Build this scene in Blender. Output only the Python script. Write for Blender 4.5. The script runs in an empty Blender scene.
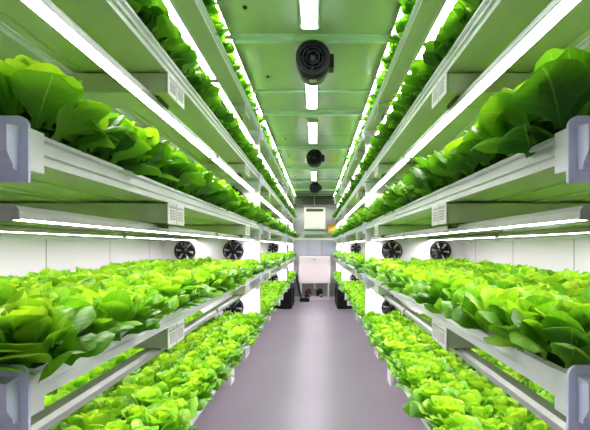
import bpy, bmesh, math, random
import numpy as np
from mathutils import Vector, Matrix
random.seed(7)
PI = math.pi
scene = bpy.context.scene
COL = scene.collection

# ------------------------------------------------------------------ materials
def mat(name, col, rough=.5, metal=0., spec=.5, emit=None, estr=0., bump=0., bscale=30., var=0., vscale=6., coat=0.):
    m = bpy.data.materials.new(name); m.use_nodes = True
    nt = m.node_tree; b = nt.nodes['Principled BSDF']
    b.inputs['Base Color'].default_value = (*col, 1)
    b.inputs['Roughness'].default_value = rough
    b.inputs['Metallic'].default_value = metal
    b.inputs['Specular IOR Level'].default_value = spec
    b.inputs['Coat Weight'].default_value = coat
    if emit:
        b.inputs['Emission Color'].default_value = (*emit, 1)
        b.inputs['Emission Strength'].default_value = estr
    if var or bump:
        tc = nt.nodes.new('ShaderNodeTexCoord')
    if var:
        n = nt.nodes.new('ShaderNodeTexNoise'); n.inputs['Scale'].default_value = vscale; n.inputs['Detail'].default_value = 5
        nt.links.new(tc.outputs['Object'], n.inputs['Vector'])
        r = nt.nodes.new('ShaderNodeMapRange'); r.inputs[1].default_value = .3; r.inputs[2].default_value = .7
        r.inputs[3].default_value = 1 - var; r.inputs[4].default_value = 1 + var * .4
        nt.links.new(n.outputs['Fac'], r.inputs[0])
        mx = nt.nodes.new('ShaderNodeVectorMath'); mx.operation = 'SCALE'
        mx.inputs[0].default_value = col
        nt.links.new(r.outputs[0], mx.inputs['Scale'])
        nt.links.new(mx.outputs[0], b.inputs['Base Color'])
    if bump:
        n2 = nt.nodes.new('ShaderNodeTexNoise'); n2.inputs['Scale'].default_value = bscale; n2.inputs['Detail'].default_value = 3
        nt.links.new(tc.outputs['Object'], n2.inputs['Vector'])
        bp = nt.nodes.new('ShaderNodeBump'); bp.inputs['Strength'].default_value = bump; bp.inputs['Distance'].default_value = .01
        nt.links.new(n2.outputs['Fac'], bp.inputs['Height'])
        nt.links.new(bp.outputs[0], b.inputs['Normal'])
    return m

def panel_mat(name, col, seam, axis, step, width, offset=0., rough=.3, bump=.05, coat=0.):
    """painted sheet panels with thin dark seams every `step` metres along an axis"""
    m = mat(name, col, rough=rough, bump=bump, bscale=4, coat=coat)
    nt = m.node_tree; b = nt.nodes['Principled BSDF']
    g = nt.nodes.new('ShaderNodeNewGeometry')
    sp = nt.nodes.new('ShaderNodeSeparateXYZ'); nt.links.new(g.outputs['Position'], sp.inputs[0])
    a = nt.nodes.new('ShaderNodeMath'); a.operation = 'ADD'; a.inputs[1].default_value = offset + 100 * step
    nt.links.new(sp.outputs[axis], a.inputs[0])
    mo = nt.nodes.new('ShaderNodeMath'); mo.operation = 'MODULO'; mo.inputs[1].default_value = step
    nt.links.new(a.outputs[0], mo.inputs[0])
    lt = nt.nodes.new('ShaderNodeMath'); lt.operation = 'LESS_THAN'; lt.inputs[1].default_value = width
    nt.links.new(mo.outputs[0], lt.inputs[0])
    mx = nt.nodes.new('ShaderNodeMix'); mx.data_type = 'RGBA'
    mx.inputs['A'].default_value = (*col, 1); mx.inputs['B'].default_value = (*seam, 1)
    nt.links.new(lt.outputs[0], mx.inputs['Factor'])
    nt.links.new(mx.outputs['Result'], b.inputs['Base Color'])
    return m

M = {}
M['tray'] = mat('white_tray_plastic', (.74, .77, .76), rough=.35, var=.05, vscale=9)
M['board'] = mat('dark_green_growing_board', (.10, .16, .06), rough=.7)
M['cap'] = mat('lavender_white_plastic', (.70, .74, .95), rough=.4)
M['sheet'] = mat('coated_steel', (.52, .56, .42), rough=.38, var=.06, vscale=5)
M['plate'] = mat('white_end_plate', (.72, .73, .68), rough=.45)
M['under'] = mat('tray_underside_green_bounce', (.54, .64, .40), rough=.4)  # light bounced up from the leaves, put into the underside colour
M['print'] = mat('grey_print', (.42, .42, .40), rough=.6)
M['dark_gap'] = mat('dark_gap', (.06, .07, .05), rough=.8)
M['alu'] = mat('aluminium_housing', (.46, .47, .44), rough=.38, metal=.35)
M['led'] = mat('led_diffuser', (.9, .9, .9), rough=.4, emit=(1, .93, 1.0), estr=17.)
M['led_ceiling'] = mat('ceiling_lamp_lens', (.9, .9, .9), rough=.3, emit=(.78, .92, 1), estr=4.)
M['lamp_body'] = mat('lamp_body', (.7, .75, .78), rough=.4)
M['wall'] = panel_mat('white_wall_panels', (.68, .63, .67), (.22, .24, .2), 1, .76, .010, offset=-.17)
M['part'] = mat('white_partition_sheet', (.74, .68, .73), rough=.4)
M['ceil'] = panel_mat('ceiling_panels', (.50, .60, .43), (.12, .18, .1), 1, 1.53, .012, offset=-.72, rough=.10, bump=.10)
M['mint'] = mat('mint_painted_steel', (.70, .86, .80), rough=.35)
M['floor'] = mat('epoxy_floor', (.45, .385, .47), rough=.30, bump=.04, bscale=60, var=.06, vscale=1.3, spec=.5)
M['black'] = mat('black_plastic', (.004, .004, .004), rough=.45, spec=.25)
M['darkgrey'] = mat('dark_grey_metal', (.016, .016, .018), rough=.4, spec=.3)
M['grey_wall'] = mat('grey_end_wall', (.42, .42, .41), rough=.5, var=.08, vscale=3)
M['blue_grey'] = mat('blue_grey_panel', (.38, .39, .46), rough=.45)
M['darkband'] = mat('dark_band', (.035, .045, .025), rough=.6)
M['beige'] = mat('beige_enamel', (.80, .80, .72), rough=.4)
M['cab'] = mat('pinkish_white_enamel', (.74, .64, .67), rough=.4)
M['yellow'] = mat('amber_plastic', (.55, .33, .03), rough=.4)
M['red'] = mat('dull_red_paint', (.16, .045, .045), rough=.5)
M['greenish'] = mat('pale_green_plastic', (.25, .42, .28), rough=.4)
M['label'] = mat('cream_sticker', (.55, .52, .38), rough=.5)
M['clip'] = mat('olive_clip', (.12, .13, .06), rough=.5)

def leaf_mat():
    m = bpy.data.materials.new('lettuce_leaf'); m.use_nodes = True
    nt = m.node_tree; N = nt.nodes; L = nt.links
    b = N['Principled BSDF']; out = N['Material Output']
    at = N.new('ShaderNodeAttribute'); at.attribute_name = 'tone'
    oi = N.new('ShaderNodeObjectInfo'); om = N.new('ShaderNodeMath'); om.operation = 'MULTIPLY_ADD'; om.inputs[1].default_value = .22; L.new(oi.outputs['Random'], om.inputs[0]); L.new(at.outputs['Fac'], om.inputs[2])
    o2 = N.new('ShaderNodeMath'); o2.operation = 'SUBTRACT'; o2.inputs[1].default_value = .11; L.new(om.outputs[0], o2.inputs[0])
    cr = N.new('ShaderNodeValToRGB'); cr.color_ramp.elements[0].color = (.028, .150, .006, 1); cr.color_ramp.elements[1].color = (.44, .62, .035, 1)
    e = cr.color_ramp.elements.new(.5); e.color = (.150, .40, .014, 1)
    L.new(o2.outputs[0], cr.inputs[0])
    uv = N.new('ShaderNodeUVMap'); uv.uv_map = 'leaf'
    sp = N.new('ShaderNodeSeparateXYZ'); L.new(uv.outputs[0], sp.inputs[0])
    # |u-.5|*2
    s1 = N.new('ShaderNodeMath'); s1.operation = 'SUBTRACT'; s1.inputs[1].default_value = .5; L.new(sp.outputs[0], s1.inputs[0])
    ab = N.new('ShaderNodeMath'); ab.operation = 'ABSOLUTE'; L.new(s1.outputs[0], ab.inputs[0])
    rib = N.new('ShaderNodeMapRange'); rib.inputs[1].default_value = .006; rib.inputs[2].default_value = .022; rib.inputs[3].default_value = .5; rib.inputs[4].default_value = 0
    L.new(ab.outputs[0], rib.inputs[0])
    # side veins: sin(v*k - |u|*k2)
    k1 = N.new('ShaderNodeMath'); k1.operation = 'MULTIPLY'; k1.inputs[1].default_value = 42; L.new(sp.outputs[1], k1.inputs[0])
    k2 = N.new('ShaderNodeMath'); k2.operation = 'MULTIPLY'; k2.inputs[1].default_value = 34; L.new(ab.outputs[0], k2.inputs[0])
    k3 = N.new('ShaderNodeMath'); k3.operation = 'SUBTRACT'; L.new(k1.outputs[0], k3.inputs[0]); L.new(k2.outputs[0], k3.inputs[1])
    sn = N.new('ShaderNodeMath'); sn.operation = 'SINE'; L.new(k3.outputs[0], sn.inputs[0])
    vn = N.new('ShaderNodeMapRange'); vn.inputs[1].default_value = .86; vn.inputs[2].default_value = 1.; vn.inputs[3].default_value = 0; vn.inputs[4].default_value = .10
    L.new(sn.outputs[0], vn.inputs[0])
    mxv = N.new('ShaderNodeMath'); mxv.operation = 'MAXIMUM'; L.new(rib.outputs[0], mxv.inputs[0]); L.new(vn.outputs[0], mxv.inputs[1])
    mx = N.new('ShaderNodeMix'); mx.data_type = 'RGBA'; mx.inputs['B'].default_value = (.36, .60, .08, 1)
    L.new(mxv.outputs[0], mx.inputs['Factor']); L.new(cr.outputs[0], mx.inputs['A'])
    L.new(mx.outputs['Result'], b.inputs['Base Color'])
    b.inputs['Roughness'].default_value = .42; b.inputs['Specular IOR Level'].default_value = .4
    bp = N.new('ShaderNodeBump'); bp.inputs['Strength'].default_value = .15; bp.inputs['Distance'].default_value = .003
    L.new(sn.outputs[0], bp.inputs['Height']); L.new(bp.outputs[0], b.inputs['Normal'])
    tr = N.new('ShaderNodeBsdfTranslucent')
    mc = N.new('ShaderNodeMix'); mc.data_type = 'RGBA'; mc.blend_type = 'MULTIPLY'; mc.inputs['Factor'].default_value = 1; mc.inputs['B'].default_value = (1.15, 1.25, .55, 1)
    L.new(mx.outputs['Result'], mc.inputs['A']); L.new(mc.outputs['Result'], tr.inputs['Color'])
    ms = N.new('ShaderNodeMixShader'); ms.inputs[0].default_value = .44
    L.new(b.outputs[0], ms.inputs[1]); L.new(tr.outputs[0], ms.inputs[2]); L.new(ms.outputs[0], out.inputs['Surface'])
    return m
M['leaf'] = leaf_mat()

# ------------------------------------------------------------------ mesh helpers
class MB:
    def __init__(self): self.bm = bmesh.new(); self.mats = []
    def mi(self, m):
        if m not in self.mats: self.mats.append(m)
        return self.mats.index(m)
    def _tag(self, faces, m):
        i = self.mi(m)
        for f in faces: f.material_index = i
    def box(self, x0, x1, y0, y1, z0, z1, m='tray', bevel=0., seg=2):
        x0, x1 = min(x0, x1), max(x0, x1)
        r = bmesh.ops.create_cube(self.bm, size=1)
        for v in r['verts']:
            v.co = Vector((x0 + (v.co.x + .5) * (x1 - x0), y0 + (v.co.y + .5) * (y1 - y0), z0 + (v.co.z + .5) * (z1 - z0)))
        fs = {f for v in r['verts'] for f in v.link_faces}; self._tag(fs, m)
        if bevel:
            es = {e for f in fs for e in f.edges}
            rr = bmesh.ops.bevel(self.bm, geom=list(es), offset=bevel, segments=seg, affect='EDGES', profile=.5)
            self._tag(rr['faces'], m)
        return self
    def prism(self, pts, axis, a, b, m='tray'):
        """closed polygon pts (p,q) swept along axis from a to b. axis 1: (x,z); axis 0: (y,z); axis 2: (x,y)"""
        def P(p, q, t):
            return {0: (t, p, q), 1: (p, t, q), 2: (p, q, t)}[axis]
        v0 = [self.bm.verts.new(P(p, q, a)) for p, q in pts]; v1 = [self.bm.verts.new(P(p, q, b)) for p, q in pts]
        n = len(pts); fs = [self.bm.faces.new(v0[::-1]), self.bm.faces.new(v1)]
        for i in range(n): fs.append(self.bm.faces.new((v0[i], v0[(i + 1) % n], v1[(i + 1) % n], v1[i])))
        self._tag(fs, m); return self
    def lathe(self, prof, axis, c, m='black', n=28, closed=True):
        """prof list (r, t) along axis; solid of revolution about axis through c"""
        rings = []
        for r, t in prof:
            ring = []
            for k in range(n):
                a = 2 * PI * k / n; u, w = r * math.cos(a), r * math.sin(a)
                co = {0: (t, u, w), 1: (u, t, w), 2: (u, w, t)}[axis]
                ring.append(self.bm.verts.new(Vector(co) + Vector(c)))
            rings.append(ring)
        fs = []
        pairs = list(zip(rings, rings[1:]))
        if closed: pairs.append((rings[-1], rings[0]))
        for A, B in pairs:
            for k in range(n): fs.append(self.bm.faces.new((A[k], A[(k + 1) % n], B[(k + 1) % n], B[k])))
        if not closed:
            fs.append(self.bm.faces.new(rings[0][::-1])); fs.append(self.bm.faces.new(rings[-1]))
        for f in fs: f.smooth = True
        self._tag(fs, m); return self
    def tube(self, pts, r, m='black', n=8):
        pts = [Vector(p) for p in pts]; rings = []
        for i, p in enumerate(pts):
            d = (pts[min(i + 1, len(pts) - 1)] - pts[max(i - 1, 0)]).normalized()
            up = Vector((0, 0, 1)) if abs(d.z) < .9 else Vector((1, 0, 0))
            s = d.cross(up).normalized(); u = s.cross(d)
            rings.append([self.bm.verts.new(p + r * (math.cos(2 * PI * k / n) * s + math.sin(2 * PI * k / n) * u)) for k in range(n)])
        fs = [self.bm.faces.new(rings[0][::-1]), self.bm.faces.new(rings[-1])]
        for A, B in zip(rings, rings[1:]):
            for k in range(n):
                f = self.bm.faces.new((A[k], A[(k + 1) % n], B[(k + 1) % n], B[k])); f.smooth = True; fs.append(f)
        self._tag(fs, m); return self
    def build(self, name, parent=None, loc=(0, 0, 0)):
        bmesh.ops.recalc_face_normals(self.bm, faces=self.bm.faces)
        me = bpy.data.meshes.new(name); self.bm.to_mesh(me); self.bm.free()
        for m in self.mats: me.materials.append(M[m])
        o = bpy.data.objects.new(name, me); COL.objects.link(o)
        o.parent = parent; o.location = loc
        return o

def tag(o, label=None, cat=None, group=None, kind=None):
    if label: o['label'] = label
    if cat: o['category'] = cat
    if group: o['group'] = group
    if kind: o['kind'] = kind
    return o
def thing(name, label, cat, loc=(0, 0, 0), rotz=0, group=None):
    o = bpy.data.objects.new(name, None); COL.objects.link(o); o.empty_display_size = .05
    o.location = loc; o.rotation_euler = (0, 0, rotz)
    return tag(o, label, cat, group)
def dup(root, loc, label=None, group=None):
    def cp(o, par):
        c = o.copy(); COL.objects.link(c); c.parent = par
        for ch in kids.get(o.name, []): cp(ch, c)
        return c
    kids = {}
    def walk(o):
        kids[o.name] = list(o.children)
        for ch in o.children: walk(ch)
    walk(root)
    c = cp(root, None); c.location = loc
    if label: c['label'] = label
    if group: c['group'] = group
    return c
def struct(mb, name):
    return tag(mb.build(name), kind='structure')

# ------------------------------------------------------------------ dimensions
A = .567                      # half width of the aisle
WALL = 1.62
YB, YE = -1.3, 11.45          # back and end of the room
ZC = 2.965
CAM = Vector((.036, 0, 1.5))
TIERS = [.625, 1.168, 1.678, 2.205, 2.72]
SHELF = ['lowest', 'second-lowest', 'middle', 'second-highest', 'top']
SIDE = {-1: 'left', 1: 'right'}
BAYS = [(.815, 4.27), (4.42, 8.18), (8.36, 11.2)]
BAYN = ['near', 'middle', 'far']
PART_Y = [4.33, 8.26]

# ------------------------------------------------------------------ setting
struct(MB().box(-WALL - .1, WALL + .1, YB - .1, YE + .1, -.1, 0, 'floor'), 'floor')
ce = struct(MB().box(-WALL - .1, WALL + .1, YB - .1, YE + .1, ZC, ZC + .1, 'ceil'), 'ceiling')
for i in range(9):
    MB().lathe([(.0, -.012), (.010, -.012), (.013, -.002), (.013, .002), (.0, .002)], 2, (0, 0, 0), 'darkgrey', 12, closed=True).build('bolt', ce, (-.40 + .02 * (i % 2), 2.45 + i * 1.0, ZC))
struct(MB().box(-WALL - .1, -WALL, YB, YE, 0, ZC, 'wall'), 'wall_left')
struct(MB().box(WALL, WALL + .1, YB, YE, 0, ZC, 'wall'), 'wall_right')
struct(MB().box(-WALL - .1, WALL + .1, YB - .1, YB, 0, ZC, 'wall'), 'wall_back')
struct(MB().box(-WALL - .1, WALL + .1, YE, YE + .1, 0, ZC, 'grey_wall'), 'wall_end')
n = 1
for s in (-1, 1):
    for z in (1.553, 2.09, 2.61):
        m = MB().box(s * (WALL - .018), s * WALL, YB, YE, z - .012, z + .012, 'tray', bevel=.003, seg=1)
        struct(m, 'trim_%d' % n); n += 1
for s in (-1, 1):
    for i, y in enumerate(PART_Y):
        m = MB().box(s * A, s * WALL, y - .012, y + .012, .55, ZC, 'part')
        m.box(s * A, s * (A + .03), y - .02, y + .02, .55, ZC, 'part', bevel=.004)
        struct(m, 'wall_partition_%s_%d' % (SIDE[s], i + 1))
    m = MB().box(s * .60, s * WALL, 11.26, 11.30, .55, ZC, 'part')
    struct(m, 'wall_partition_%s_3' % SIDE[s])
# ceiling beams: deep mint ones carrying the duct fans, each a C profile with a bolted splice plate
for i, (y, d) in enumerate([(1.27, .06), (2.80, .06), (3.76, .03), (4.36, .055), (5.9, .06), (7.42, .055), (8.9, .06), (10.3, .05)]):
    h = .038 if d > .04 else .018; d *= .8
    m = MB()
    m.box(-WALL, WALL, y - d / 2, y + d / 2, ZC - h, ZC, 'mint', bevel=.004, seg=1)
    if h > .03:
        m.box(-WALL, WALL, y - d / 2 - .015, y + d / 2 + .015, ZC - .008, ZC, 'mint')
        m.box(-.13, .13, y - d / 2 - .006, y + d / 2 + .006, ZC - h - .006, ZC - h + .012, 'mint', bevel=.003, seg=1)
    struct(m, 'trim_%d' % n); n += 1

# ------------------------------------------------------------------ growing trays
def tray_proto(s, w, L, name, label, group):
    t = thing(name, label, 'tray', group=group)
    def X(pts): return [(s * p, q) for p, q in pts]
    g = w / 2
    prof = [(0, .0), (0, .018), (-.009, .021), (-.009, .028), (.003, .031), (.003, .050), (-.009, .053), (-.009, .062), (.012, .064), (.016, .044),
            (w - .016, .044), (w - .012, .064), (w, .062), (w, 0), (w - .03, 0), (w - .034, .006), (g + .018, .006), (g + .012, .022), (g - .012, .022), (g - .018, .006), (.034, .006), (.030, 0)]
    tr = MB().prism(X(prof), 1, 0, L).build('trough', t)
    tr.data.materials.append(M['under'])          # white trough; underside faces painted with green bounce light
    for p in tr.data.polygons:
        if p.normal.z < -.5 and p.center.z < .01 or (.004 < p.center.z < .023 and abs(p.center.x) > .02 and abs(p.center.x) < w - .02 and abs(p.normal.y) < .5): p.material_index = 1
    # growing board with rows of planting holes
    b = MB(); b.box(s * .017, s * (w - .017), .01, L - .01, .044, .051, 'board'); b.build('growing_board', t)
    for end in (0, 1):
        sg = -1 if end == 0 else 1; y0 = 0 if end == 0 else L
        f = MB()
        # rounded flange plate
        pts = []
        zb, zt, xa, xb, r = -.048, .088, -.016, w + .012, .022
        for k in range(7):
            a = PI - k * PI / 12; pts.append((xa + r + r * math.cos(a), zt - r + r * math.sin(a)))
        for k in range(7):
            a = PI / 2 - k * PI / 12; pts.append((xb - r + r * math.cos(a), zt - r + r * math.sin(a)))
        pts += [(xb, zb), (xa, zb)]
        f.prism(X(pts), 1, y0 + sg * .002, y0 + sg * .009, 'cap')
        cap = f.build('end_cap', t)
        c = MB()
        # stepped block standing proud of the flange
        q = [(y0 + sg * .009, .067), (y0 + sg * .043, .062), (y0 + sg * .043, .010), (y0 + sg * .036, -.002), (y0 + sg * .028, -.012), (y0 + sg * .026, -.024), (y0 + sg * .009, -.024)]
        c.prism(q, 0, s * .002, s * (w - .012), 'cap'); c.build('cap_block', cap)
        d = MB()
        d.prism(X([(-.012, -.022), (-.012, .066), (w + .008, .066), (w + .008, -.022)]), 1, y0 - sg * .045, y0 - sg * .0, 'tray').build('sleeve', cap)
    return t
WA, WB = .385, .54
first = {}
for s in (-1, 1):
    for bi, (y0, y1) in enumerate(BAYS):
        for ti, z in enumerate(TIERS):
            for k, (off, w) in enumerate(((0, WA), (.43, WB))):
                key = (s, bi, k)
                lab = 'white %s growing tray on the %s %s shelf, %s rack' % ('aisle-side' if k == 0 else 'wall-side', SIDE[s], SHELF[ti], BAYN[bi])
                loc = (s * (A + off), y0 + .01, z)
                if key not in first:
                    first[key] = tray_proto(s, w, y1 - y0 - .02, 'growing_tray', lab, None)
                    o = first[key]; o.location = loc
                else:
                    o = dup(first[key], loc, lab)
                o['group'] = 'growing trays of the %s %s rack' % (SIDE[s], BAYN[bi])

# ------------------------------------------------------------------ support arms under the trays
def arm_proto(s):
    t = thing('support_arm', 'x', 'bracket')
    W = WALL - A
    m = MB().box(0, s * (W - .002), -.095, .095, -.083, -.003, 'sheet', bevel=.004, seg=1)
    m.build('beam', t)
    p = MB().box(-s * .006, 0, -.100, .100, -.088, .002, 'plate', bevel=.002, seg=1)
    pl = p.build('end_plate', t)
    q = MB()
    for c in (-.047, .047):
        q.box(-s * .0075, -s * .006, c - .036, c + .036, -.022, -.012, 'print')
        for r in range(4):
            q.box(-s * .0075, -s * .006, c - .032, c + .032, -.036 - r * .011, -.029 - r * .011, 'print')
    q.build('printed_label', pl)
    e = MB().box(-s * .007, -s * .006, -.003, .003, -.086, 0, 'print'); e.build('seam', pl)
    # comb-shaped clip that carries the lamp
    c = MB(); x0 = .050
    c.box(s * x0, s * (x0 + .06), -.06, .06, -.089, -.083, 'clip')
    for k in range(6):
        yy = -.05 + k * .02
        c.box(s * x0, s * (x0 + .006), yy - .004, yy + .004, -.103, -.083, 'clip')
        c.box(s * (x0 + .054), s * (x0 + .06), yy - .004, yy + .004, -.103, -.083, 'clip')
    c.build('cable_clip', t)
    return t
ap = {}
ARMS = [(1.715, 3.50), (5.2, 7.2), (9.1, 10.6)]
for s in (-1, 1):
    for bi in range(3):
        for ti, z in enumerate(TIERS):
            ys = ARMS[bi]
            for j, y in enumerate(ys):
                lab = 'grey box-section arm carrying the %s %s shelf, %s one in the %s rack' % (SIDE[s], SHELF[ti], ('front', 'rear')[j], BAYN[bi])
                loc = (s * A, y, z)
                if s not in ap: ap[s] = arm_proto(s); o = ap[s]; o.location = loc; o['label'] = lab
                else: o = dup(ap[s], loc, lab)
                o['group'] = 'support arms of the %s %s rack' % (SIDE[s], BAYN[bi])
# white brackets poking out under the lowest trays
bp = None
for s in (-1, 1):
    for y in (2.72, 6.3):
        lab = 'white bracket under the lowest %s tray between two arms, %s rack' % (SIDE[s], 'near' if y < 4 else 'middle')
        t = thing('tray_bracket', lab, 'bracket', (s * A, y, .625), group='brackets under the lowest trays')
        MB().box(-s * .03, s * .25, -.05, .05, -.055, -.003, 'plate', bevel=.004, seg=1).build('foot', t)
        MB().box(-s * .036, -s * .012, -.055, .055, -.06, .03, 'plate', bevel=.003, seg=1).build('end_plate', t)
# leg frames holding the lowest shelf (set well back under it)
for s in (-1, 1):
    for bi in range(3):
        for j, y in enumerate(ARMS[bi]):
            t = thing('leg_frame', 'grey steel leg under the %s lowest shelf, %s one in the %s rack' % (SIDE[s], ('front', 'rear')[j], BAYN[bi]), 'leg frame', (s * 1.35, y, 0), group='leg frames under the lowest shelves')
            MB().box(-.02, .02, -.02, .02, .008, .538, 'sheet', bevel=.003, seg=1).build('upright', t)
            MB().box(-.05, .05, -.05, .05, 0, .008, 'sheet').build('foot_plate', t)

# ------------------------------------------------------------------ LED grow lights
def lamp_proto(L, m='led', name='grow_light'):
    t = thing(name, 'x', 'lamp')
    h = MB().prism([(-.027, 0), (-.027, .018), (-.018, .030), (.018, .030), (.027, .018), (.027, 0), (.021, 0), (.021, .004), (-.021, .004), (-.021, 0)], 1, 0, L, 'alu')
    h.build('housing', t)
    d = MB().prism([(-.0205, .0035), (.0205, .0035), (.0205, .0), (.013, -.001), (-.013, -.001), (-.0205, .0)], 1, .004, L - .004, m)
    d.build('diffuser', t)
    for y in (0, L): 
        MB().prism([(-.028, -.003), (-.028, .019), (-.019, .031), (.019, .031), (.028, .019), (.028, -.003)], 1, y - .002, y + .002, 'alu').build('end_cap', t)
    return t
lp = {}
LED_ROWS = [(.080, 'aisle-side'), (.70, 'wall-side')]
SEGS = [[(.885, 2.64), (2.69, 4.28)], [(4.44, 6.27), (6.32, 8.18)], [(8.36, 9.75), (9.80, 11.2)]]
for s in (-1, 1):
    for bi in range(3):
        for sg, (y0, y1) in enumerate(SEGS[bi]):
            L = round(y1 - y0, 3)
            for ti in range(5):
                for ri, (off, rn) in enumerate(LED_ROWS):
                    if ti < 4: z = TIERS[ti + 1] - .083 - .035; x = s * (A + off)
                    else:
                        z = ZC - .038 - .034; x = s * (A + (-.012 if ri == 0 else .70))
                    lab = '%s %s lamp strip above the %s %s shelf, %s rack' % (('front', 'rear')[sg], rn, SIDE[s], SHELF[ti], BAYN[bi])
                    if L not in lp: lp[L] = lamp_proto(L); o = lp[L]; o.location = (x, y0, z); o['label'] = lab
                    else: o = dup(lp[L], (x, y0, z), lab)
                    o['group'] = 'lamp strips over the %s shelf on the %s' % (SHELF[ti], SIDE[s])

# ------------------------------------------------------------------ ceiling lamps down the middle
first_cl = None
CL = [(-.1, 1.0, 'behind the nearest beam'), (1.45, 2.62, 'topmost in the picture, before the nearest fan'), (3.25, 4.15, 'just behind the nearest fan'), (4.6, 5.55, 'between the nearest and second fan'), (6.2, 7.2, 'behind the second fan'), (7.6, 8.7, 'in front of the farthest fan'), (9.1, 10.1, 'behind the farthest fan')]
for y0, y1, w in CL:
    L = y1 - y0
    t = thing('ceiling_light', 'slim white ceiling lamp ' + w, 'ceiling light', (-.005, y0, ZC), group='ceiling lamps above the aisle')
    MB().prism([(-.062, 0), (-.062, -.018), (-.050, -.030), (.050, -.030), (.062, -.018), (.062, 0)], 1, 0, L, 'lamp_body').build('housing', t)
    MB().prism([(-.050, -.028), (-.050, -.036), (-.030, -.046), (.030, -.046), (.050, -.036), (.050, -.028)], 1, .02, L - .02, 'led_ceiling').build('diffuser', t)
    for y in (0, L): MB().prism([(-.064, .0), (-.064, -.034), (-.046, -.048), (.046, -.048), (.064, -.034), (.064, 0)], 1, y - .006, y + .006, 'lamp_body').build('end_cap', t)
    MB().box(-.006, .006, L * .55, L * .55 + .02, -.050, -.044, 'darkgrey').build('sensor', t)

# ------------------------------------------------------------------ duct fans under the ceiling beams
def duct_fan(loc, label):
    t = thing('duct_fan', label, 'fan', loc, group='black duct fans hanging from the ceiling beams')
    R = .120
    MB().lathe([(R * .78, -.10), (R * .90, -.10), (R * .92, -.075), (R, -.065), (R, .065), (R * .92, .075), (R * .90, .12), (R * .78, .12)], 1, (0, 0, 0), 'black', 40).build('housing', t)
    MB().lathe([(R * .90, -.108), (R * .985, -.108), (R * .985, -.096), (R * .90, -.096)], 1, (0, 0, 0), 'darkgrey', 40).build('rim', t)
    g = MB()
    for r in (.045, .07, .092): g.lathe([(r - .0035, -.103), (r + .0035, -.103), (r + .0035, -.097), (r - .0035, -.097)], 1, (0, 0, 0), 'darkgrey', 32)
    for k in range(8):
        a = k * PI / 4; g.tube([(.03 * math.cos(a), -.100, .03 * math.sin(a)), (.118 * math.cos(a), -.100, .118 * math.sin(a))], .002, 'darkgrey', 6)
    g.build('guard', t)
    MB().lathe([(.0001, -.094), (.026, -.092), (.034, -.08), (.034, .02), (.0001, .02)], 1, (0, 0, 0), 'darkgrey', 24, closed=False).build('hub', t)
    for k in range(7):
        a = k * 2 * PI / 7; b = MB(); pts = []
        P = []
        for r, da, yy in ((.03, -.28, -.02), (.03, .28, -.06), (.1, .42, -.06), (.1, -.10, -.02)):
            P.append((r * math.cos(a + da), yy, r * math.sin(a + da)))
        v = [b.bm.verts.new(p) for p in P] + [b.bm.verts.new((p[0], p[1] + .003, p[2])) for p in P]
        fs = [b.bm.faces.new([v[i] for i in q]) for q in ((0, 1, 2, 3), (7, 6, 5, 4), (0, 4, 5, 1), (1, 5, 6, 2), (2, 6, 7, 3), (3, 7, 4, 0))]
        b._tag(fs, 'darkgrey'); b.build('blade', t)
    MB().box(R * .93, R * 1.22, -.05, .05, -.045, .05, 'black', bevel=.006).box(R * .6, R * 1.0, -.035, .035, -.03, .035, 'black').build('junction_box', t)
    MB().box(-.06, .06, -.03, .03, R * .93, R + .008, 'darkgrey', bevel=.003, seg=1).build('bracket', t)
    MB().lathe([(.0001, .10), (R * .9, .10), (R * .9, .112), (.0001, .112)], 1, (0, 0, 0), 'black', 32, closed=False).build('back_cap', t)
    # sticker wrapped on the underside
    st = MB(); pts = []
    for k in range(7):
        a = -PI / 2 - .22 + k * .44 / 6; pts.append((R * 1.004 * math.cos(a), R * 1.004 * math.sin(a)))
    pts += [(p[0] * .99, p[1] * .99) for p in pts[::-1]]
    st.prism(pts, 1, -.02, .03, 'label').build('sticker', t)
    return t
zf = ZC - .038 - .006 - .008 - .120
duct_fan((0.015, 2.84, zf), 'nearest and largest black duct fan on the ceiling beam')
duct_fan((0.015, 5.94, zf), 'second black duct fan, between the nearest and farthest ones')
duct_fan((0.015, 8.94, zf), 'farthest and smallest black duct fan near the end wall')

# ------------------------------------------------------------------ small circulation fans on the partitions
def axial_proto(s):
    t = thing('circulation_fan', 'x', 'fan')
    R = .108
    MB().lathe([(R * .93, -.035), (R, -.035), (R, .010), (R * .93, .010)], 1, (0, 0, 0), 'black', 32).build('frame', t)
    MB().lathe([(.0001, -.030), (.030, -.028), (.034, -.015), (.034, .01), (.0001, .01)], 1, (0, 0, 0), 'black', 20, closed=False).build('hub', t)
    for k in range(6):
        a = k * 2 * PI / 6 + .3; b = MB()
        P = [(r * math.cos(a + da), yy, r * math.sin(a + da)) for r, da, yy in ((.03, -.35, -.004), (.03, .40, -.022), (.070, .50, -.022), (.098, .44, -.020), (.098, -.30, -.004), (.07, -.28, -.004))]
        nn = len(P)
        v = [b.bm.verts.new(p) for p in P] + [b.bm.verts.new((p[0], p[1] + .002, p[2])) for p in P]
        fs = [b.bm.faces.new(v[:nn]), b.bm.faces.new(v[nn:][::-1])] + [b.bm.faces.new((v[i], v[nn + i], v[nn + (i + 1) % nn], v[(i + 1) % nn])) for i in range(nn)]
        b._tag(fs, 'black'); b.build('blade', t)
    for k in range(3):
        a = k * 2 * PI / 3 + PI / 2; st = MB(); st.tube([(.03 * math.cos(a), -.031, .03 * math.sin(a)), (R * .96 * math.cos(a), -.031, R * .96 * math.sin(a))], .004, 'black', 6); st.build('strut', t)
    MB().box(-.012, .012, -.02, .008, R * .98, R + .022, 'black', bevel=.002, seg=1).build('mounting_lug', t)
    return t
af = None
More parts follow.
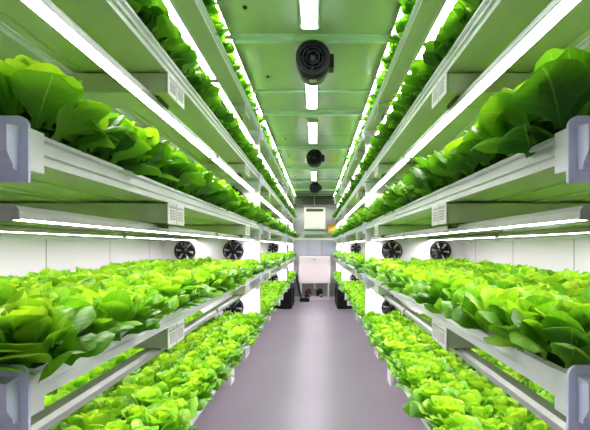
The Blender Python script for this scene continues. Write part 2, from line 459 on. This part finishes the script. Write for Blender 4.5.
for s in (-1, 1):
    for pi_, y in enumerate(PART_Y + [11.26]):
        for ti in range(4):
            zc = [.84, 1.447, 2.01, 2.50][ti]
            for k, x in enumerate((.85, 1.37)):
                lab = 'small black round fan above the %s %s shelf, %s partition, %s one' % (SIDE[s], SHELF[ti], ('first', 'second', 'rearmost')[pi_], ('aisle-side', 'wall-side')[k])
                loc = (s * x, y - .032, zc)
                if af is None: af = axial_proto(1); o = af; o.location = loc; o['label'] = lab
                else: o = dup(af, loc, lab)
                o['group'] = 'round fans above the %s shelf' % SHELF[ti]

# ------------------------------------------------------------------ end of the aisle
YW = YE
t = thing('ventilation_duct', 'dark duct opening across the top of the end wall', 'vent', (.0, YW, 2.66))
MB().box(-.60, .60, -.10, -.002, 0, .27, 'darkband', bevel=.004, seg=1).build('duct', t)
MB().box(-.60, .60, -.112, -.10, .262, .278, 'mint').build('top_rail', t)
MB().box(-.60, .60, -.112, -.10, -.012, .004, 'grey_wall').build('bottom_rail', t)
g = MB(); g.tube([(-.01, -.13, .30), (-.012, -.135, .0), (-.01, -.13, -.10)], .006, 'tray', 6)
tag(g.build('cable', None, (0, YW, 2.66)), 'thin white cable hanging in front of the dark duct', 'cable')
# air conditioner
t = thing('air_conditioner', 'beige wall unit with a dark slot above the white cabinet', 'air conditioner', (0, YW, 1.97))
MB().box(-.30, .30, -.20, -.002, 0, .62, 'beige', bevel=.018, seg=3).build('body', t)
MB().box(-.24, .24, -.206, -.198, .50, .575, 'darkband').build('outlet', t)
sl = MB()
for k in range(9): sl.box(-.235 + k * .055, -.215 + k * .055, -.211, -.204, .50, .575, 'clip')
sl.build('louver', t)
MB().box(-.27, .27, -.206, -.199, .04, .44, 'beige', bevel=.004).build('front_panel', t)
t = thing('drip_tray', 'pale green shelf tray under the beige wall unit', 'shelf', (0, YW, 1.82))
MB().prism([(-.005, 0), (-.22, 0), (-.24, .09), (-.225, .09), (-.21, .018), (-.005, .018)], 0, -.33, .30, 'greenish').build('pan', t)
for x in (-.3, .27): MB().box(x, x + .02, -.2, -.004, -.05, 0, 'sheet').build('bracket', t)
t = thing('warning_sign', 'amber box hanging beside the pale green shelf', 'sign', (.485, YW - .3, 1.86))
MB().box(-.11, .11, -.03, .03, 0, .27, 'yellow', bevel=.01).build('case', t)
MB().box(-.08, .08, -.034, -.028, .04, .22, 'yellow', bevel=.003, seg=1).build('front_panel', t)
MB().box(-.02, .02, .03, .298, .1, .16, 'sheet').build('bracket', t)
# blue-grey access panels
for i, (x0, x1) in enumerate(((-.58, -.22), (-.20, .18), (.20, .58))):
    t = thing('access_panel', '%s blue-grey access panel above the white cabinet' % ('leftmost', 'central', 'rightmost')[i], 'panel', ((x0 + x1) / 2, YW, 1.20), group='blue-grey panels of the end wall')
    w = (x1 - x0) / 2
    MB().box(-w, w, -.03, -.002, 0, .47, 'blue_grey', bevel=.004, seg=1).build('sheet', t)
    v = MB()
    for k in range(8): v.box(-w * .85, w * .85, -.035, -.028, .04 + k * .052, .07 + k * .052, 'blue_grey')
    v.build('slat', t); v = None
m = MB().box(-.60, .60, YW - .04, YW, 1.675, 1.72, 'beige', bevel=.004, seg=1); struct(m, 'trim_%d' % n); n += 1
# control cabinet
t = thing('control_cabinet', 'pinkish white metal cabinet at the end of the aisle', 'cabinet', (0, YW - .45, .47))
MB().box(-.43, .43, 0, .30, 0, .74, 'cab', bevel=.008).build('body', t)
d = MB().box(-.425, .425, -.022, -.002, .005, .735, 'cab', bevel=.006).build('door', t)
MB().lathe([(.0001, -.034), (.018, -.034), (.018, -.020), (.0001, -.020)], 1, (0, 0, .655), 'darkgrey', 16, closed=False).build('lock', d)
for x in (-.38, .38):
    MB().box(x - .02, x + .02, .02, .06, -.47, 0, 'beige').build('leg', t)
    MB().box(x - .02, x + .02, .24, .28, -.47, 0, 'beige').build('leg', t)
MB().box(-.03, .03, .10, .16, -.16, 0, 'beige').build('cable_trunk', t)
# raised plinth behind the cabinet
m = MB().box(-.58, .58, YW - .36, YW, 0, .07, 'cab', bevel=.005); struct(m, 'trim_%d' % n); n += 1
# pumps and pipes below
def pump(x, mcol, label):
    t = thing('pump', label, 'pump', (x, YW - .20, .07), group='pumps under the cabinet')
    MB().lathe([(.0001, -.10), (.05, -.10), (.062, -.085), (.062, .05), (.075, .055), (.075, .085), (.0001, .085)], 0, (0, 0, .13), mcol, 20, closed=False).build('motor', t)
    MB().box(-.09, .08, -.05, .05, 0, .07, 'darkgrey', bevel=.004).build('base', t)
    MB().lathe([(.0001, .18), (.022, .18), (.022, .235), (.0001, .235)], 2, (.03, 0, 0), 'darkgrey', 14, closed=False).build('outlet', t)
    MB().box(-.05, .02, -.03, .03, .19, .225, mcol, bevel=.004).build('terminal_box', t)
pump(-.18, 'red', 'dull red pump under the left half of the cabinet')
pump(.14, 'darkgrey', 'dark grey pump under the right half of the cabinet')
p = MB(); p.tube([(-.16, -.33, .16), (-.10, -.36, .09), (0, -.38, .085), (.1, -.37, .085), (.2, -.33, .16)], .012, 'beige', 8)
tag(p.build('hose', None, (0, YW, .004)), 'pale hose looping between the two pumps', 'hose')
p = MB(); p.tube([(-.49, -.02, .80), (-.48, -.05, .55), (-.44, -.10, .35), (-.39, -.14, .18), (-.36, -.18, .06), (-.30, -.2, .025)], .026, 'black', 10)
tag(p.build('drain_hose', None, (0, YW - .42, 0)), 'thick black hose running down left of the cabinet', 'hose')
t = thing('floor_valve', 'black valve block on the floor at the end of the black hose', 'valve', (-.27, YW - .66, 0))
MB().box(-.13, .13, -.07, .07, 0, .10, 'black', bevel=.01).build('block', t)
MB().lathe([(.0001, .10), (.02, .10), (.02, .15), (.05, .15), (.05, .17), (.0001, .17)], 2, (0.04, 0, 0), 'black', 16, closed=False).build('handwheel', t)
# black tanks below the far racks
for s in (-1, 1):
    t = thing('nutrient_tank', 'black tank on the floor under the %s far rack' % SIDE[s], 'tank', (s * .80, 9.5, 0), group='black tanks under the far racks')
    MB().box(-.26, .26, 0, 1.2, .0, .48, 'black', bevel=.015).build('body', t)
    MB().box(-.268, .268, -.008, 1.208, .455, .50, 'black', bevel=.008).build('lid', t)
    for y in (.3, .6, .9): MB().box(-s * .272, -s * .262, y - .015, y + .015, .02, .45, 'black').build('rib', t)

# ------------------------------------------------------------------ lettuces
def head_arrays(seed, nu, nv, nl, R=.118):
    rg = np.random.RandomState(seed)
    V = []; F = []; UV = []; TN = []
    base = 0
    U, T = np.meshgrid(np.linspace(-1, 1, nu), np.linspace(0, 1, nv))
    for i in range(nl):
        f = (i + .5) / nl
        az = i * 2.39996 + rg.uniform(-.3, .3)
        Ln = R * (.46 + .44 * f ** .8) * rg.uniform(.85, 1.15)
        W = R * (.205 + .155 * f ** .6) * rg.uniform(.85, 1.18)
        ph0 = math.radians(2 + 40 * f + rg.uniform(-8, 8))
        ph1 = math.radians(14 + 84 * f + rg.uniform(-25, 25))
        if f > .7 and rg.rand() < .4: ph1 += math.radians(rg.uniform(20, 50))
        t = np.linspace(0, 1, nv)
        ph = ph0 + (ph1 - ph0) * t ** 2.1
        z0 = R * (.50 * (1 - f) + rg.uniform(0, .12)); dl = Ln / (nv - 1)
        r = np.concatenate([[0], np.cumsum(np.sin((ph[1:] + ph[:-1]) / 2))]) * dl + .004 + .042 * f
        z = z0 + np.concatenate([[0], np.cumsum(np.cos((ph[1:] + ph[:-1]) / 2))]) * dl
        sm = np.clip((t - .08) / .42, 0, 1); sm = sm * sm * (3 - 2 * sm)
        pr = (.16 + .84 * sm) * np.sqrt(np.clip(1 - (np.clip(t - .56, 0, 1) / .445) ** 2, .0, 1))
        pr = np.maximum(pr, .03)
        w = W * pr
        cup = .55 - 1.0 * f + rg.uniform(-.25, .25)
        cup_t = cup + (0 if f < .4 else 0) * t
        ru = .14 * rg.uniform(.5, 1.4); fr = rg.uniform(5, 9); pa = rg.uniform(0, 6.28)
        tw = rg.uniform(-.35, .35)
        wN = w[:, None]; ph2 = ph[:, None]
        lat = U * wN
        nor = wN * (cup * U ** 2 + ru * np.abs(U) ** 2 * np.sin(fr * T + pa + 1.7 * (U > 0)) + tw * U * T - .05 * np.exp(-(U * 6) ** 2))
        bulge = W * .06 * np.sin(T * 9 + pa) * (1 - U ** 2) * T
        nor = nor + bulge
        rr = r[:, None] - np.cos(ph2) * nor
        zz = z[:, None] + np.sin(ph2) * nor
        ca, sa = math.cos(az), math.sin(az)
        X = rr * ca - lat * sa; Y = rr * sa + lat * ca
        V.append(np.stack([X, Y, zz], -1).reshape(-1, 3))
        UV.append(np.stack([(U + 1) / 2, T], -1).reshape(-1, 2))
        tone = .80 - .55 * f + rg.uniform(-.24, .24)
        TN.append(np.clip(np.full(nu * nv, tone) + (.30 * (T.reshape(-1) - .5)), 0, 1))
        idx = np.arange(nu * nv).reshape(nv, nu) + base
        q = np.stack([idx[:-1, :-1], idx[:-1, 1:], idx[1:, 1:], idx[1:, :-1]], -1).reshape(-1, 4)
        F.append(q); base += nu * nv
    return np.concatenate(V), np.concatenate(F), np.concatenate(UV), np.concatenate(TN)

def mesh_from(name, V, F, UV, TN):
    me = bpy.data.meshes.new(name)
    me.vertices.add(len(V)); me.vertices.foreach_set('co', V.astype(np.float32).ravel())
    me.loops.add(F.size); me.loops.foreach_set('vertex_index', F.astype(np.int32).ravel())
    me.polygons.add(len(F)); me.polygons.foreach_set('loop_start', (np.arange(len(F)) * 4).astype(np.int32))
    me.polygons.foreach_set('use_smooth', np.ones(len(F), bool))
    me.update(calc_edges=True)
    uvl = me.uv_layers.new(name='leaf'); uvl.data.foreach_set('uv', UV[F.ravel()].astype(np.float32).ravel())
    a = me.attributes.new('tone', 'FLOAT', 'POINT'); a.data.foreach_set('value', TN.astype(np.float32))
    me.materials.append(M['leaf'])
    return me

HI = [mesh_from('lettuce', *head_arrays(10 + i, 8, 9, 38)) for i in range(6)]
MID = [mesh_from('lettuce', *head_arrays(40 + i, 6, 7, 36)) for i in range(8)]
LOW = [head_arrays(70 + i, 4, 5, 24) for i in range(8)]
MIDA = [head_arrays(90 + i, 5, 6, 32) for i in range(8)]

ROWX = [.045, .185, .315, .50, .63, .765, .90]
NROWS = [7, 7, 5, 3, 2]
SC = [1.08, 1.14, 1.36, 1.16, .93]
STEP = .148
heads = []   # (s, tier, bay, row, k, x, y, z, scale, rot, tiltx, tilty)
rnd = random.Random(5)
for s in (-1, 1):
    for bi, (y0, y1) in enumerate(BAYS):
        for ti, z in enumerate(TIERS):
            for ri in range(NROWS[ti]):
                k = 0
                y = y0 + .09 + (.074 if ri % 2 else 0)
                while y < y1 - .10:
                    sc = SC[ti] * rnd.uniform(.9, 1.12)
                    if ti in (1, 2) and bi == 0 and y < 1.3: sc *= (1.12 if y < 1.0 else 1.03) * (.97 if ti == 2 else 1)
                    if ti >= 3: sc = min(sc, 1.2 if ti == 3 else .9)
                    heads.append((s, ti, bi, ri, k, s * (A + ROWX[ri]) + rnd.uniform(-.012, .012), y + rnd.uniform(-.012, .012), z + .050, sc, rnd.uniform(0, 6.28), rnd.uniform(-.22, .22), rnd.uniform(-.22, .22)))
                    k += 1; y += STEP
WT = {0: [1, 1, 1, .8, .45, .1, .1], 1: [1, .9, .8, .6, .5, .45, .45], 2: [1.1, .55, .2, .1, .1], 3: [.95, .1, .05], 4: [.7, .05]}
cand = []
for h in heads:
    s, ti, bi, ri, k, x, y, z = h[:8]
    if bi != 0: continue
    px = 316 + (x - CAM.x) * 400 / y; py = 246 - (z + .07 - CAM.z) * 400 / y
    if not (-10 < px < 600 and -14 < py < 446): continue
    cand.append((WT[ti][ri] / y, h))
cand.sort(key=lambda c: -c[0])
chosen = [c[1] for c in cand[:300]]
chs = set(id(h) for h in chosen)
ORD = ['', 'first', 'second', 'third', 'fourth', 'fifth', 'sixth', 'seventh', 'eighth', 'ninth', 'tenth', 'eleventh', 'twelfth', 'thirteenth', 'fourteenth', 'fifteenth', 'sixteenth', 'seventeenth', 'eighteenth', 'nineteenth', 'twentieth', 'twenty-first', 'twenty-second', 'twenty-third', 'twenty-fourth']
chosen.sort(key=lambda h: (h[0], h[1], h[3], h[4]))
cnt = {}
for h in chosen:
    s, ti, bi, ri, k, x, y, z, sc, rot, tx, ty = h
    key = (s, ti, ri); cnt[key] = cnt.get(key, 0) + 1
    me = (HI[(k * 7 + ri * 3 + ti) % 6] if y < 2.0 else MID[(k * 5 + ri * 3 + ti) % 8])
    o = bpy.data.objects.new('lettuce', me); COL.objects.link(o)
    o.location = (x, y, z); o.rotation_euler = (tx, ty, rot); o.scale = (sc, sc, sc)
    row = ['aisle-edge row', 'second row', 'third row', 'fourth row', 'fifth row', 'sixth row', 'wall row'][ri]
    c = cnt[key]
    big = 'nearest' if c == 1 else ORD[c] + ' nearest'
    lab = '%s green lettuce of the %s on the %s %s shelf' % (big, row, SIDE[s], SHELF[ti])
    tag(o, lab, 'lettuce', 'lettuces on the %s %s shelf' % (SIDE[s], SHELF[ti]))
# every further head: one object of kind stuff
Vs, Fs, Us, Ts = [], [], [], []; base = 0
for i, h in enumerate(heads):
    if id(h) in chs: continue
    s, ti, bi, ri, k, x, y, z, sc, rot, tx, ty = h
    V, F, U_, T_ = (MIDA if bi == 0 else LOW)[i % 8]
    mt = np.array((Matrix.Translation((x, y, z)) @ Matrix.Rotation(rot, 4, 'Z') @ Matrix.Rotation(tx, 4, 'X') @ Matrix.Rotation(ty, 4, 'Y') @ Matrix.Scale(sc, 4)))
    Vs.append(V @ mt[:3, :3].T + mt[:3, 3]); Fs.append(F + base); Us.append(U_); Ts.append(T_); base += len(V)
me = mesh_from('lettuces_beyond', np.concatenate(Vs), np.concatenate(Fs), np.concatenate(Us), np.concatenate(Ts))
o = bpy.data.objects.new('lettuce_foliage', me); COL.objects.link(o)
tag(o, 'dense green lettuces filling the deeper shelf rows and the farther racks', 'lettuce', kind='stuff')
print('HEADS', len(heads), 'chosen', len(chosen), 'faces', len(me.polygons))

# ------------------------------------------------------------------ camera, world, view
cd = bpy.data.cameras.new('camera'); cam = bpy.data.objects.new('camera', cd); COL.objects.link(cam)
cam.location = CAM; cam.rotation_euler = (PI / 2, 0, 0)
cd.sensor_width = 36; cd.lens = 400 / 590 * 36; cd.clip_start = .02
cd.shift_x = -21 / 590; cd.shift_y = 31 / 590
scene.camera = cam
w = bpy.data.worlds.new('world'); scene.world = w; w.use_nodes = True
w.node_tree.nodes['Background'].inputs[0].default_value = (.5, .6, .5, 1)
w.node_tree.nodes['Background'].inputs[1].default_value = .02
vs = scene.view_settings
vs.view_transform = 'Standard'; vs.look = 'None'; vs.gamma = 1; vs.use_curve_mapping = False; vs.exposure = 1.42
scene.cycles.max_bounces = 10; scene.cycles.diffuse_bounces = 6; scene.cycles.glossy_bounces = 4; scene.cycles.transmission_bounces = 4
scene.cycles.use_denoising = True
scene.cycles.sample_clamp_indirect = 8
